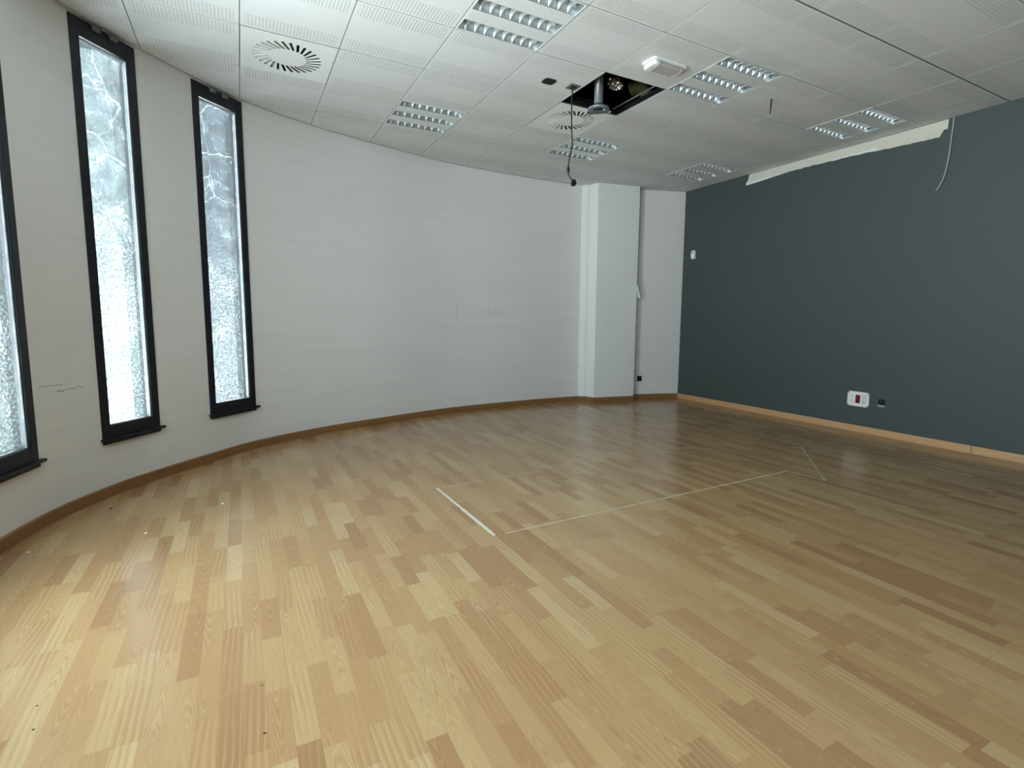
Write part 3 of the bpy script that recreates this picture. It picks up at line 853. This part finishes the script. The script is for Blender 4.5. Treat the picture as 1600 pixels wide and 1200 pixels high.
tape('floor_tape', (4.615, 2.845), (3.785, 2.135), .016, M_tape_f, 'slanting pale tape line at the right end, nearest the dark wall', .3)
tape('floor_tape', (1.21, 3.285), (2.05, 3.295), .006, M_tape_t, 'faint thin tape line along the back side of the outline')
tape('floor_tape', (3.40, 3.375), (3.67, 3.262), .006, M_tape_t, 'faint short tape mark near the pillar side of the floor')
def crumb(x, y, r_, mat, name, label, group):
    r_ *= .62
    V = []; rr = random.Random(int(abs(x*1000+y*77))); n = 9
    for z, s in ((0, 1), (.5, .9), (.9, .45)):
        for k in range(n):
            a = 2*math.pi*k/n; q = r_*s*rr.uniform(.65, 1.1); V.append((x+q*math.cos(a)*1.3, y+q*math.sin(a), z*r_*.8))
    F = [[i*n+k, i*n+(k+1) % n, (i+1)*n+(k+1) % n, (i+1)*n+k] for i in (0, 1) for k in range(n)] + [list(range(2*n, 3*n)), list(range(n))[::-1]]
    return tag(mesh(name, V, F, mat), label, 'crumb', group)
D1 = 'small dark crumbs scattered on the floor'; D2 = 'tiny white chips scattered on the floor'
crumb(-.761, 3.832, .013, M_crumb, 'dark_crumb', 'largest dark brown crumb on the laminate beside the curved baseboard', D1)
for x, y, r_ in ((-.5, 4.079, .007), (-.388, 4.082, .007), (-.401, 3.097, .007), (.01, 1.724, .005), (.008, 1.51, .006), (-.513, 2.7, .004), (-.605, 1.945, .005), (-.583, 1.832, .005), (.153, 2.507, .004)):
    crumb(x, y, r_, M_crumb, 'dark_crumb', 'tiny dark crumb lying on the wood laminate floor', D1)
crumb(-.512, 3.305, .009, M_chip, 'white_chip', 'white paint chip at the top of the middle window reflection on the floor', D2)
crumb(-.996, 3.295, .009, M_chip, 'white_chip', 'white paint chip by the baseboard at the left edge of the floor', D2)
crumb(-.151, 3.619, .011, M_chip, 'white_chip', 'white paint chip above the right window reflection on the floor', D2)

# ------------------------------------------------------------------ daylight
w = bpy.data.worlds.new('daylight'); bpy.context.scene.world = w; w.use_nodes = True
nt = w.node_tree; bg = nt.nodes['Background']
tc = nt.nodes.new('ShaderNodeTexCoord'); sp = nt.nodes.new('ShaderNodeSeparateXYZ'); rp = nt.nodes.new('ShaderNodeValToRGB')
mp = nt.nodes.new('ShaderNodeMapRange'); mp.inputs[1].default_value = -.4; mp.inputs[2].default_value = .6
nt.links.new(tc.outputs['Generated'], sp.inputs[0]); nt.links.new(sp.outputs[2], mp.inputs[0]); nt.links.new(mp.outputs[0], rp.inputs[0]); nt.links.new(rp.outputs[0], bg.inputs[0])
e = rp.color_ramp.elements
e[0].position = .30; e[0].color = (.94, .97, 1.02, 1); e[1].position = .55; e[1].color = (.52, .565, .625, 1)
bg.inputs[1].default_value = SKY

# ------------------------------------------------------------------ camera
cam = bpy.data.cameras.new('camera'); co = bpy.data.objects.new('camera', cam); C.objects.link(co)
fpx, yaw, pitch, roll = 793.04, .48634, -.10901, .00581
f = Vector((math.cos(pitch)*math.sin(yaw), math.cos(pitch)*math.cos(yaw), math.sin(pitch)))
rt = Vector((math.cos(yaw), -math.sin(yaw), 0)); up = rt.cross(f)
r2 = rt*math.cos(roll) + up*math.sin(roll); u2 = -rt*math.sin(roll) + up*math.cos(roll)
M = Matrix((r2, u2, -f)).transposed().to_4x4(); M.translation = (0, 0, EYE)
co.matrix_world = M
cam.sensor_fit = 'HORIZONTAL'; cam.sensor_width = 36; cam.lens = fpx/1600*36
cam.shift_x = 4.217/1600; cam.shift_y = -17.92/1600; cam.clip_start = .02
bpy.context.scene.camera = co
bpy.context.scene.cycles.caustics_reflective = False
vs = bpy.context.scene.view_settings
vs.view_transform = 'Standard'; vs.look = 'None'; vs.exposure = 0.05; vs.gamma = 1.0; vs.use_curve_mapping = False
